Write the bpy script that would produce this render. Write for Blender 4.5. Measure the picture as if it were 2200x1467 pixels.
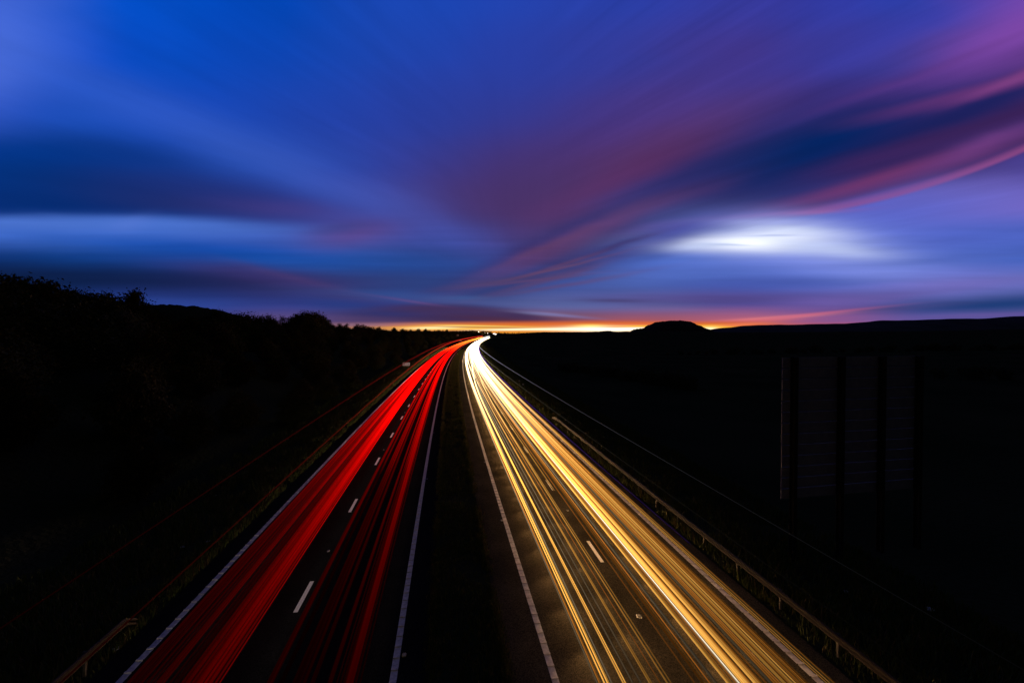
import bpy, math, random
from mathutils import Vector, Matrix, noise
R = math.radians
random.seed(11)
sc = bpy.context.scene
for o in list(bpy.data.objects): bpy.data.objects.remove(o)

# ------------------------------------------------------------------ camera
FOC = 978.0; CX = 1100.0; CY = 733.5; PITCH = math.atan(17.5/978.0); CAMH = 9.8
cam_d = bpy.data.cameras.new('camera'); cam = bpy.data.objects.new('camera', cam_d)
sc.collection.objects.link(cam)
cam.location = (0, 0, CAMH); cam.rotation_euler = (R(90)-PITCH, 0, 0)
cam_d.lens = 16.0; cam_d.sensor_width = 36.0; cam_d.clip_start = 0.1; cam_d.clip_end = 40000
sc.camera = cam
sc.view_settings.view_transform = 'Standard'; sc.view_settings.look = 'None'
sc.view_settings.exposure = 0; sc.view_settings.gamma = 1
sc.render.engine = 'CYCLES'
cy = sc.cycles
cy.use_denoising = True; cy.max_bounces = 4; cy.diffuse_bounces = 2; cy.glossy_bounces = 2
cy.sample_clamp_indirect = 2.0; cy.sample_clamp_direct = 0.0; cy.caustics_reflective = False; cy.caustics_refractive = False
sc.render.filter_size = 1.6

def srgb(c):
    out = []
    for v in c:
        v = v/255.0
        out.append(v/12.92 if v <= .04045 else ((v+.055)/1.055)**2.4)
    return tuple(out)

# ------------------------------------------------------------------ sky (world)
# Dusk sky written in directions: U, V are tangents of the view direction in a fixed
# world frame (978 units = 45 degrees, horizon at V 716, U 1100 = world +Y).
world = bpy.data.worlds.new('World'); sc.world = world; world.use_nodes = True
nt = world.node_tree; nt.nodes.clear(); N = nt.nodes.new; LK = nt.links.new
def vm(op, a, b=None, c=None):
    n = N('ShaderNodeVectorMath'); n.operation = op
    for i, s in enumerate((a, b, c)):
        if s is None: continue
        if isinstance(s, (tuple, list)): n.inputs[i].default_value = s
        elif isinstance(s, (int, float)): n.inputs['Scale'].default_value = s
        else: LK(s, n.inputs[i])
    return n.outputs['Value'] if op in ('DOT_PRODUCT', 'LENGTH') else n.outputs['Vector']
def ma(op, a, b=None, c=None, clamp=False):
    n = N('ShaderNodeMath'); n.operation = op; n.use_clamp = clamp
    for i, s in enumerate((a, b, c)):
        if s is None: continue
        if isinstance(s, (int, float)): n.inputs[i].default_value = s
        else: LK(s, n.inputs[i])
    return n.outputs[0]
def smooth(v, a, b, lo=0.0, hi=1.0):
    n = N('ShaderNodeMapRange'); n.interpolation_type = 'SMOOTHSTEP'; n.clamp = True
    LK(v, n.inputs['Value'])
    n.inputs['From Min'].default_value = a; n.inputs['From Max'].default_value = b
    n.inputs['To Min'].default_value = lo; n.inputs['To Max'].default_value = hi
    return n.outputs['Result']
def mixc(f, a, b, mode='MIX'):
    n = N('ShaderNodeMix'); n.data_type = 'RGBA'; n.blend_type = mode; n.clamp_factor = True
    if isinstance(f, (int, float)): n.inputs[0].default_value = f
    else: LK(f, n.inputs[0])
    for i, s in ((6, a), (7, b)):
        if isinstance(s, tuple): n.inputs[i].default_value = (*s[:3], 1)
        else: LK(s, n.inputs[i])
    return n.outputs[2]
def comb(x, y, z=0.0):
    n = N('ShaderNodeCombineXYZ')
    for i, s in enumerate((x, y, z)):
        if isinstance(s, (int, float)): n.inputs[i].default_value = s
        else: LK(s, n.inputs[i])
    return n.outputs[0]
tc = N('ShaderNodeTexCoord')
D = tc.outputs['Generated']
fwd = (0, math.cos(PITCH), -math.sin(PITCH)); upv = (0, math.sin(PITCH), math.cos(PITCH))
df = vm('DOT_PRODUCT', D, fwd); du = vm('DOT_PRODUCT', D, upv); dr = vm('DOT_PRODUCT', D, (1, 0, 0))
dfc = ma('MAXIMUM', df, 0.12)
U0 = ma('ADD', ma('MULTIPLY', ma('DIVIDE', dr, dfc), FOC), CX)
V0 = ma('SUBTRACT', CY, ma('MULTIPLY', ma('DIVIDE', du, dfc), FOC))
P0 = comb(U0, V0)
def noise_tex(vec, scale=1.0, detail=3.0, rough=.5):
    n = N('ShaderNodeTexNoise'); n.inputs['Scale'].default_value = scale
    n.inputs['Detail'].default_value = detail; n.inputs['Roughness'].default_value = rough
    LK(vec, n.inputs['Vector']); return n.outputs['Fac']
# gentle warp so that no band is a ruler-drawn curve
w1 = noise_tex(comb(ma('MULTIPLY', U0, 1/420.), ma('MULTIPLY', V0, 1/110.)), 1.0, 3.0)
w2 = noise_tex(comb(ma('MULTIPLY', U0, 1/300.), ma('MULTIPLY', V0, 1/90.), 7.3), 1.0, 2.0)
hfade = smooth(V0, 712, 560, 0.10, 1.0)
Vw = ma('ADD', V0, ma('MULTIPLY', ma('MULTIPLY', ma('SUBTRACT', w1, .5), 22.0), hfade))
Uw = ma('ADD', U0, ma('MULTIPLY', ma('MULTIPLY', ma('SUBTRACT', w2, .5), 60.0), hfade))
Pw = comb(Uw, Vw)
# polar coordinates about the point where the drifting clouds converge
pu = ma('SUBTRACT', U0, 1130.0); pv = ma('SUBTRACT', 705.0, V0)
ang = ma('ARCTAN2', pv, pu)
rad = ma('POWER', ma('ADD', ma('MULTIPLY', pu, pu), ma('MULTIPLY', ma('MULTIPLY', pv, pv), 2.0)), .25)
SR = noise_tex(comb(ma('MULTIPLY', ang, 9.0), ma('MULTIPLY', rad, .075)), 1.0, 5.0, .55)
SH = noise_tex(comb(ma('MULTIPLY', U0, 1/300.), ma('MULTIPLY', V0, 1/16.)), 1.0, 3.0, .5)

def fan(cx, cy_, fa, fr, seed):
    a_ = ma('SUBTRACT', U0, cx); b_ = ma('SUBTRACT', cy_, V0)
    an = ma('ARCTAN2', b_, ma('ABSOLUTE', a_)); rr_ = ma('POWER', ma('ADD', ma('MULTIPLY', a_, a_), ma('MULTIPLY', b_, b_)), .25)
    return noise_tex(comb(ma('MULTIPLY', an, fa), ma('MULTIPLY', rr_, fr), seed), 1.0, 4.0, .55)
SR2 = fan(400.0, 740.0, 34.0, .07, 3.0)
SR3 = fan(1500.0, 660.0, 24.0, .09, 8.0)

UU = [0, 200, 400, 600, 800, 1000, 1200, 1400, 1600, 1800, 2000, 2200]
ROWS = [
 (0,   [(68,108,226),(25,88,214),(0,80,205),(0,74,192),(25,75,190),(32,74,190),(42,70,182),(50,66,175),(60,62,165),(54,64,175),(62,70,182),(115,75,180)]),
 (120, [(75,115,232),(30,88,216),(0,80,205),(0,74,192),(28,74,185),(38,70,180),(54,64,165),(66,60,152),(72,58,148),(62,62,160),(85,66,160),(125,72,165)]),
 (240, [(34,82,196),(28,82,196),(20,78,200),(26,74,188),(32,70,178),(48,62,155),(72,56,135),(84,56,128),(74,56,132),(62,48,125),(62,46,118),(80,48,120)]),
 (350, [(0,56,138),(8,54,134),(22,66,160),(40,84,190),(42,76,180),(58,60,140),(82,52,112),(92,50,100),(72,50,110),(40,42,105),(50,40,100),(70,60,140)]),
 (440, [(8,48,122),(12,46,118),(28,50,125),(45,66,155),(66,92,195),(66,66,140),(80,52,102),(80,58,118),(75,52,105),(92,96,198),(100,104,202),(118,108,205)]),
 (500, [(66,110,210),(62,108,210),(50,94,196),(58,86,182),(72,84,172),(58,72,150),(62,58,112),(72,60,122),(100,115,210),(105,125,215),(85,108,205),(82,104,200)]),
 (555, [(18,58,130),(18,66,145),(24,74,162),(30,86,178),(38,82,165),(45,62,125),(68,60,112),(72,98,180),(92,120,210),(95,118,210),(80,106,198),(72,100,192)]),
 (605, [(12,34,76),(18,40,90),(36,42,100),(50,48,105),(50,66,130),(48,74,140),(64,82,148),(74,96,172),(66,86,172),(74,92,180),(98,98,185),(104,110,192)]),
 (650, [(30,56,130),(34,62,142),(44,66,145),(60,64,138),(40,66,140),(52,64,125),(88,98,158),(92,92,155),(84,74,145),(110,84,158),(74,80,150),(60,78,142)]),
 (688, [(50,66,145),(52,66,145),(60,68,145),(90,75,130),(80,62,105),(74,52,84),(130,80,95),(160,90,110),(185,100,125),(150,90,145),(100,90,165),(95,85,155)]),
 (706, [(60,60,120),(60,60,120),(80,70,110),(130,90,100),(170,110,90),(225,150,60),(235,160,60),(250,150,40),(235,110,60),(200,90,90),(150,80,110),(110,70,110)]),
 (722, [(60,60,110),(60,60,110),(80,70,100),(130,90,90),(190,120,60),(240,150,40),(240,140,40),(240,120,20),(225,95,40),(180,70,60),(120,60,80),(90,55,80)]),
]
un = ma('DIVIDE', Uw, 2200.0, clamp=True)
un0 = ma('DIVIDE', U0, 2200.0, clamp=True)
col = None; pvV = None
for V, cs in ROWS:
    r = N('ShaderNodeValToRGB'); cr = r.color_ramp; cr.interpolation = 'CARDINAL' if V < 640 else 'EASE'
    while len(cr.elements) < len(cs): cr.elements.new(.5)
    for e, u, c in zip(cr.elements, UU, cs): e.position = u/2200.; e.color = (*srgb(c), 1)
    # sort-safe second pass
    for e, u, c in zip(cr.elements, UU, cs): e.position = u/2200.; e.color = (*srgb(c), 1)
    LK(un if V < 640 else un0, r.inputs[0])
    if col is None: col = r.outputs[0]
    else: col = mixc(smooth(Vw, pvV, V), col, r.outputs[0])
    pvV = V
def gauss(cu, cv, lu, lv, rot=0.0, warp=True, sharp=1.0):
    """soft elliptical streak: half-lengths lu, lv, long axis turned by rot degrees (up to the right = positive)"""
    m = N('ShaderNodeMapping'); m.vector_type = 'TEXTURE'
    LK(Pw if warp else P0, m.inputs['Vector'])
    m.inputs['Location'].default_value = (cu, cv, 0)
    m.inputs['Rotation'].default_value = (0, 0, -R(rot))
    m.inputs['Scale'].default_value = (lu, lv, 1)
    d = vm('DOT_PRODUCT', m.outputs[0], m.outputs[0])
    if sharp != 1.0: d = ma('POWER', d, sharp)
    return ma('POWER', 0.3679, d)
OPS = []
def stroke(*a):
    cu, cv, lu, lv, rot = a[:5]
    e = 2.0*math.hypot(lv, lu*math.sin(R(rot))); g = 2.0*math.hypot(lu*math.cos(R(rot)), lv*math.sin(R(rot)))+30
    OPS.append((0, a, cv-e, cv+e, cu-g, cu+g))
def band(pts, *a):
    OPS.append((1, (pts,)+a, min(p[1] for p in pts)-a[0], max(p[1] for p in pts)+a[1], a[4]-30, a[5]+30))
def do_stroke(cu, cv, lu, lv, rot, c, a, warp=True, sharp=1.0, k=1.0):
    global col
    m = gauss(cu, cv, lu, lv, rot, warp, sharp)
    cc = tuple(v*k for v in srgb(c))
    col = mixc(ma('MULTIPLY', m, a, clamp=True), col, cc)
def do_band(pts, up, dn, c, a, u0, u1, f0, f1, warp=True, k=1.0):
    """streak along a quadratic through three points; up/dn = softness above and below; fades over f0 / f1 at its ends"""
    global col
    (x1, y1), (x2, y2), (x3, y3) = pts
    A = ((y3-y1)/(x3-x1)-(y2-y1)/(x2-x1))/(x3-x2); B = (y2-y1)/(x2-x1)-A*(x1+x2); Cc = y1-A*x1*x1-B*x1
    u = Uw if warp else U0; v = Vw if warp else V0
    cur = ma('ADD', ma('MULTIPLY', ma('ADD', ma('MULTIPLY', u, A), B), u), Cc)
    t = ma('SUBTRACT', v, cur)                      # positive = below
    m = ma('MULTIPLY', smooth(t, -up, 0), smooth(t, dn, 0))
    m = ma('MULTIPLY', m, ma('MULTIPLY', smooth(u, u0, u0+f0), smooth(u, u1, u1-f1)))
    cc = tuple(x*k for x in srgb(c))
    col = mixc(ma('MULTIPLY', m, a, clamp=True), col, cc)
# -- upper left
stroke(-30, 150, 90, 110, -20, (84,116,230), .5)
stroke(330, 250, 420, 55, -22, (52,98,215), .45)
stroke(620, 365, 420, 42, -24, (62,104,212), .55)
stroke(900, 470, 260, 30, -22, (72,98,200), .45)
stroke(100, 385, 460, 78, -6, (4,44,116), .5)
stroke(480, 415, 300, 40, -10, (34,46,112), .6)
stroke(60, 330, 300, 30, -4, (0,58,150), .5)
band([(0,478),(300,480),(600,492)], 26, 45, (84,126,222), .75, -400, 900, 300, 500)
stroke(280, 480, 46, 16, 14, (92,126,220), .4)
stroke(610, 452, 160, 22, -4, (82,66,138), .45)
stroke(760, 502, 95, 26, 8, (96,72,142), .75)
stroke(730, 492, 60, 12, 6, (52,68,140), .5)
stroke(420, 535, 420, 18, -5, (8,74,172), .5)
stroke(100, 590, 400, 26, -3, (10,30,70), .75)
stroke(560, 590, 200, 18, -6, (64,50,108), .7)
stroke(680, 620, 180, 16, -12, (66,52,112), .8)
stroke(640, 600, 120, 8, -14, (88,60,112), .5)
stroke(500, 640, 300, 12, -2, (34,50,118), .5)
stroke(300, 655, 400, 14, 0, (46,70,150), .5)
stroke(860, 570, 260, 24, 0, (30,78,158), .6)
stroke(840, 632, 180, 10, -3, (58,92,165), .5)
stroke(300, 600, 420, 34, -3, (18,32,74), .45)
stroke(900, 600, 300, 26, 0, (44,60,118), .35)
stroke(420, 445, 260, 26, -8, (36,46,104), .4)
# -- centre
stroke(1200, 350, 400, 110, 10, (86,50,108), .5)
stroke(820, 170, 500, 140, 0, (30,72,186), .5)
stroke(1100, 150, 400, 110, 20, (46,66,172), .4)
stroke(1130, 420, 150, 90, 0, (82,52,104), .5)
stroke(1440, 300, 240, 60, 28, (100,56,104), .45)
stroke(1320, 395, 200, 30, 25, (112,52,100), .55)
stroke(1210, 500, 240, 16, 24, (48,48,110), .75)
stroke(1420, 400, 160, 18, 14, (82,70,146), .5)
stroke(1140, 590, 140, 20, 20, (46,46,96), .6)
stroke(1300, 480, 220, 16, 24, (110,64,114), .75)
stroke(1180, 545, 180, 14, 22, (88,58,104), .65)
stroke(1220, 585, 150, 7, 16, (108,68,98), .65)
stroke(1250, 604, 170, 5, 10, (98,68,106), .6)
stroke(1080, 603, 130, 6, 8, (82,64,104), .55)
stroke(1360, 548, 90, 12, 10, (52,58,118), .7)
stroke(1280, 560, 130, 8, 18, (64,54,104), .5)
stroke(1120, 400, 280, 110, 6, (72,54,110), .45)
stroke(1000, 250, 420, 110, 10, (50,62,156), .35)
# -- right hand cloud arch
band([(1100,596),(1700,452),(2200,280)], 210, 26, (32,34,92), .7, 1120, 2900, 500, 100)
stroke(1760, 312, 330, 80, 18, (0,38,102), 1.0)
stroke(1640, 340, 140, 50, 10, (6,38,98), .6)
stroke(2120, 212, 300, 36, 21, (30,36,100), .95)
stroke(1500, 372, 170, 24, 18, (34,44,108), .5)
stroke(1560, 455, 230, 24, 6, (40,40,96), .75)
band([(1500,420),(1850,350),(2200,240)], 40, 46, (66,38,94), .75, 1600, 2900, 300, 10)
band([(1450,474),(1850,410),(2200,300)], 30, 40, (76,44,100), .85, 1460, 2900, 240, 10, False)
stroke(1900, 380, 200, 15, 17, (120,54,106), .75, False)
stroke(2120, 312, 160, 18, 20, (122,66,138), .7)
band([(1480,474),(1850,437),(2200,322)], 18, 9, (150,76,136), .8, 1560, 2900, 200, 10, False)
stroke(1700, 461, 130, 4.5, 4, (176,84,140), .7)
band([(1300,508),(1500,482),(1750,462)], 20, 22, (92,62,130), .6, 1250, 1800, 200, 160)
band([(1500,322),(1850,256),(2200,168)], 22, 28, (120,60,128), .7, 1700, 2900, 500, 10, False)
band([(1500,280),(1850,198),(2200,110)], 46, 50, (82,52,130), .6, 1650, 2900, 420, 10)
stroke(2190, 165, 130, 10, 22, (138,70,138), .6)
stroke(2210, 62, 200, 44, 24, (138,78,182), .7)
stroke(2000, 150, 240, 10, 20, (104,60,140), .35)
stroke(1700, 130, 320, 40, 22, (62,62,164), .4)
stroke(1950, 60, 200, 30, 24, (56,64,178), .4)
# -- bright opening
stroke(1740, 545, 280, 70, -3, (104,128,226), .85)
stroke(1800, 560, 250, 44, -10, (136,150,234), .7)
stroke(1700, 500, 150, 36, -2, (150,164,240), .85)
stroke(1650, 524, 190, 22, 0, (206,218,254), .95)
stroke(1720, 498, 110, 16, -3, (222,232,255), .9, True, 1.0, 1.15)
stroke(1610, 522, 110, 16, 2, (250,253,255), 1.0, True, 1.0, 1.35)
stroke(1510, 530, 60, 8, 4, (200,214,252), .7)
stroke(1680, 512, 70, 10, -2, (246,250,255), .9, True, 1.0, 1.25)
stroke(1770, 530, 130, 17, -6, (214,226,255), .85, True, 1.0, 1.15)
stroke(1680, 478, 120, 7, 0, (170,178,242), .6)
stroke(1650, 506, 60, 2.6, 1, (178,192,240), .7)
stroke(1560, 527, 50, 2.6, -1, (186,204,246), .6)
stroke(1440, 505, 110, 22, 16, (58,66,158), .7)
stroke(1320, 478, 210, 15, 20, (100,64,114), .45)
stroke(1150, 540, 120, 7, 22, (98,64,106), .5)
stroke(1240, 556, 130, 4, 17, (104,66,100), .6)
stroke(1200, 574, 120, 3, 13, (112,72,100), .6)
stroke(1150, 600, 120, 3, 7, (96,68,110), .7)
stroke(1330, 528, 80, 8, 16, (50,52,112), .7)
stroke(1390, 556, 60, 7, 8, (52,60,124), .6)
stroke(1430, 560, 130, 14, 4, (80,112,204), .6)
stroke(2080, 430, 200, 50, 10, (122,110,206), .6)
stroke(1950, 460, 200, 30, 10, (86,104,208), .5)
stroke(2000, 510, 300, 36, 4, (76,98,198), .5)
stroke(2060, 555, 220, 10, 4, (74,96,180), .5)
stroke(1480, 592, 200, 18, 2, (84,112,200), .6)
stroke(1700, 612, 240, 14, 0, (66,84,168), .6)
stroke(1560, 640, 260, 12, 0, (84,72,138), .7)
stroke(2050, 612, 200, 12, 3, (120,112,194), .6)
stroke(1900, 640, 200, 12, 6, (106,92,166), .6)
# -- near the horizon
stroke(2120, 655, 240, 15, 3, (24,60,120), .9, False)
stroke(1900, 664, 160, 6, 4, (70,70,130), .6, False)
stroke(2150, 676, 260, 5, 2, (100,86,158), .8, False)
stroke(1320, 646, 70, 4, -1, (76,66,116), .7, False)
stroke(1180, 655, 300, 10, -2, (92,104,164), .5, False)
stroke(1130, 673, 75, 3.6, -3, (148,150,202), .9, False)
stroke(1200, 677, 80, 3, -5, (128,124,184), .6, False)
stroke(1000, 640, 60, 5, 0, (66,98,160), .4, False)
stroke(930, 655, 110, 3.0, -9, (98,76,136), .8, False)
band([(780,668),(980,664),(1200,690)], 16, 28, (68,50,92), .95, 720, 1260, 200, 160, False)
stroke(960, 680, 190, 9, -2, (66,48,88), .9, False)
stroke(1110, 690, 110, 6, -4, (84,48,72), .9, False)
stroke(830, 674, 90, 8, -2, (44,54,116), .6, False)
stroke(850, 698, 240, 4, 0, (140,104,134), .8, False)
stroke(1650, 684, 130, 4.0, 4, (232,128,136), .95, False)
stroke(1720, 678, 150, 3.0, 6, (206,106,136), .7, False)
stroke(1600, 690, 100, 3, 2, (235,112,110), .6, False)
stroke(1450, 694, 200, 5, 0, (186,90,94), .7, False)
stroke(1260, 694, 120, 5, 3, (176,84,80), .8, False)
stroke(1180, 696, 120, 3, 0, (150,72,82), .7, False)
# glowing gap on the horizon
band([(780,703),(1130,698),(1560,698)], 12, 20, (226,108,38), .95, 760, 1720, 200, 160, False)
stroke(1330, 697, 180, 3.5, 0, (238,110,60), .8, False)
stroke(1010, 705.5, 170, 5.8, 0, (255,190,76), 1.0, False, 1.0, 1.1)
stroke(935, 703.6, 66, 3.8, 1, (255,228,160), 1.0, False, 1.5, 1.25)
stroke(905, 701.0, 60, 1.5, 2, (255,178,80), .9, False)
stroke(1030, 700.6, 90, 1.9, -1.5, (255,212,110), 1.0, False, 1.0, 1.05)
stroke(985, 702.6, 60, .9, -1, (150,84,56), .8, False)
stroke(1075, 703.6, 75, 1.3, -1, (170,90,50), .85, False)
stroke(960, 711.5, 160, 1.8, 1, (130,74,70), .8, False)
band([(960,710),(1180,707),(1450,706)], 4, 4.5, (255,238,196), 1.0, 960, 1440, 150, 60, False, 1.35)
band([(1000,713),(1180,712),(1450,712)], 3, 6, (240,150,50), .9, 960, 1400, 100, 60, False)
stroke(1268, 700.5, 36, 3.8, 0, (255,216,80), 1.0, False, 1.0, 1.15)
stroke(1310, 707, 100, 5.6, 0, (255,244,215), 1.0, False, 1.0, 1.8)
stroke(1375, 700.6, 60, 2.0, 0, (255,190,40), .95, False, 1.0, 1.1)
stroke(1322, 703.2, 34, 1.0, 0, (235,110,10), .8, False)
stroke(1530, 702, 44, 4, 0, (255,205,60), 1.0, False, 1.0, 1.2)
stroke(1524, 707, 18, 4, 0, (255,240,190), 1.0, False, 1.0, 1.6)
stroke(1590, 697, 60, 3, 3, (250,130,90), .8, False)
# the sky is layered in three parts (left and right above V 645, and below it) and cross-faded
col0 = col; halves = []
for lo, hi, ul, ur in ((-9999, 656, -9999, 1240), (-9999, 656, 1100, 9999), (630, 9999, -9999, 9999)):
    col = col0
    for kind, a, vlo, vhi, ulo, uhi in OPS:
        if vhi < lo or vlo > hi or uhi < ul or ulo > ur: continue
        (do_band if kind else do_stroke)(*a)
    halves.append(col)
m2 = ma('MULTIPLY', smooth(U0, 1050, 1500, 0.0, .50), smooth(V0, 600, 470))
m3 = ma('MULTIPLY', smooth(U0, 1150, 700, 0.0, .26), smooth(V0, 500, 400))
mh = ma('MULTIPLY', smooth(V0, 420, 540, 0.0, .34), smooth(V0, 708, 660))
amt = ma('ADD', smooth(V0, 250, 560, .87, .93), ma('MULTIPLY', ma('SUBTRACT', SR2, .5), m2))
amt = ma('ADD', amt, ma('MULTIPLY', ma('SUBTRACT', SR3, .5), m3))
amt = ma('ADD', amt, ma('MULTIPLY', ma('SUBTRACT', SH, .5), mh))
amt = ma('ADD', amt, ma('MULTIPLY', ma('SUBTRACT', SR, .5), smooth(V0, 640, 500, 0.0, .10)))
side = ma('MULTIPLY', smooth(df, .30, .60), smooth(V0, -420, -60))
bgs = []
for c in halves:
    b = N('ShaderNodeBackground'); LK(c, b.inputs['Color']); LK(amt, b.inputs['Strength']); bgs.append(b.outputs[0])
# the sky overhead and behind the viewer has already gone dark
sky = N('ShaderNodeTexSky'); sky.sky_type = 'NISHITA'; sky.sun_disc = False
sky.sun_elevation = R(-3.5); sky.sun_rotation = R(12)
bn = N('ShaderNodeBackground'); LK(sky.outputs[0], bn.inputs['Color']); bn.inputs['Strength'].default_value = .6
def mixs(f, a, b):
    m = N('ShaderNodeMixShader'); LK(f, m.inputs[0]); LK(a, m.inputs[1]); LK(b, m.inputs[2]); return m.outputs[0]
front = mixs(smooth(V0, 636, 652), mixs(smooth(U0, 1120, 1220), bgs[0], bgs[1]), bgs[2])
wo = N('ShaderNodeOutputWorld'); LK(mixs(side, bn.outputs[0], front), wo.inputs['Surface'])
world.cycles.sampling_method = 'MANUAL'; world.cycles.sample_map_resolution = 512

# ------------------------------------------------------------------ helpers
COL = sc.collection
def tag(o, label=None, cat=None, group=None, kind=None):
    if label: o['label'] = label
    if cat: o['category'] = cat
    if group: o['group'] = group
    if kind: o['kind'] = kind
    return o
def empty(name, loc=(0, 0, 0), rz=0.0):
    o = bpy.data.objects.new(name, None); COL.objects.link(o); o.location = loc; o.rotation_euler = (0, 0, rz)
    o.empty_display_size = .2
    return o
class MB:
    def __init__(s): s.v = []; s.f = []; s.c = []
    def quad(s, a, b, c, d): n = len(s.v); s.v += [a, b, c, d]; s.f.append((n, n+1, n+2, n+3))
    def box(s, x0, x1, y0, y1, z0, z1, M=None):
        n = len(s.v)
        for z in (z0, z1):
            for x, y in ((x0, y0), (x1, y0), (x1, y1), (x0, y1)):
                p = Vector((x, y, z)); s.v.append(tuple(M @ p if M else p))
        for f in ((3,2,1,0),(4,5,6,7),(0,1,5,4),(1,2,6,5),(2,3,7,6),(3,0,4,7)): s.f.append(tuple(n+i for i in f))
    def rings(s, rings, close=True, cap=True, cols=None):
        n = len(s.v); m = len(rings[0])
        for r in rings: s.v += [tuple(p) for p in r]
        if cols:
            for c in cols: s.c += [c]*m
        for i in range(len(rings)-1):
            for j in range(m if close else m-1):
                a = n+i*m+j; b = n+i*m+(j+1) % m
                s.f.append((a, b, b+m, a+m))
        if cap and close:
            s.f.append(tuple(n+j for j in reversed(range(m)))); s.f.append(tuple(n+(len(rings)-1)*m+j for j in range(m)))
    def tube(s, pts, rads, sides=6):
        rg = []
        for i, p in enumerate(pts):
            p = Vector(p); d = (Vector(pts[min(i+1, len(pts)-1)])-Vector(pts[max(i-1, 0)])).normalized()
            a = d.cross(Vector((0, 0, 1)));
            if a.length < .01: a = Vector((1, 0, 0))
            a.normalize(); b = d.cross(a)
            rg.append([p+(a*math.cos(t)+b*math.sin(t))*rads[i] for t in [k*2*math.pi/sides for k in range(sides)]])
        s.rings(rg)
    def build(s, name, mat, parent=None, smooth_=False):
        me = bpy.data.meshes.new(name); me.from_pydata(s.v, [], s.f); me.update()
        if s.c:
            at = me.attributes.new('glow', 'FLOAT_COLOR', 'POINT')
            at.data.foreach_set('color', [x for c in s.c for x in (c[0], c[1], c[2], 1.0)])
        if smooth_: me.polygons.foreach_set('use_smooth', [True]*len(me.polygons))
        o = bpy.data.objects.new(name, me); COL.objects.link(o)
        if mat: me.materials.append(mat)
        if parent: o.parent = parent
        return o
def copy_tree(o, parent=None):
    c = o.copy(); COL.objects.link(c); c.parent = parent
    for ch in o.children: copy_tree(ch, c)
    return c

def material(name, base, rough=.8, noise_=None, bump=None, spec=.3, metal=0.0, coord='Object'):
    """noise_ = (scale, second colour, stretch), bump = (scale, distance)"""
    m = bpy.data.materials.new(name); m.use_nodes = True; t = m.node_tree; b = t.nodes['Principled BSDF']
    b.inputs['Base Color'].default_value = (*base, 1); b.inputs['Roughness'].default_value = rough
    b.inputs['Specular IOR Level'].default_value = spec; b.inputs['Metallic'].default_value = metal
    tcn = t.nodes.new('ShaderNodeTexCoord')
    if noise_:
        mp = t.nodes.new('ShaderNodeMapping'); mp.inputs['Scale'].default_value = noise_[2] if len(noise_) > 2 else (1, 1, 1)
        t.links.new(tcn.outputs[coord], mp.inputs[0])
        a = t.nodes.new('ShaderNodeTexNoise'); a.inputs['Scale'].default_value = noise_[0]; a.inputs['Detail'].default_value = 6
        t.links.new(mp.outputs[0], a.inputs['Vector'])
        r = t.nodes.new('ShaderNodeValToRGB'); r.color_ramp.elements[0].position = .35; r.color_ramp.elements[1].position = .65
        r.color_ramp.elements[0].color = (*base, 1); r.color_ramp.elements[1].color = (*noise_[1], 1)
        t.links.new(a.outputs['Fac'], r.inputs[0]); t.links.new(r.outputs[0], b.inputs['Base Color'])
    if bump:
        a2 = t.nodes.new('ShaderNodeTexNoise'); a2.inputs['Scale'].default_value = bump[0]; a2.inputs['Detail'].default_value = 4
        t.links.new(tcn.outputs[coord], a2.inputs['Vector'])
        bp = t.nodes.new('ShaderNodeBump'); bp.inputs['Distance'].default_value = bump[1]; bp.inputs['Strength'].default_value = .8
        t.links.new(a2.outputs['Fac'], bp.inputs['Height']); t.links.new(bp.outputs[0], b.inputs['Normal'])
    return m
def emitter(name, color=None, strength=1.0):
    m = bpy.data.materials.new(name); m.use_nodes = True; t = m.node_tree
    b = t.nodes['Principled BSDF']; b.inputs['Base Color'].default_value = (0, 0, 0, 1)
    b.inputs['Specular IOR Level'].default_value = 0; b.inputs['Emission Strength'].default_value = strength
    if color: b.inputs['Emission Color'].default_value = (*color, 1)
    else:
        a = t.nodes.new('ShaderNodeAttribute'); a.attribute_name = 'glow'; t.links.new(a.outputs['Color'], b.inputs['Emission Color'])
    return m

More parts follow.
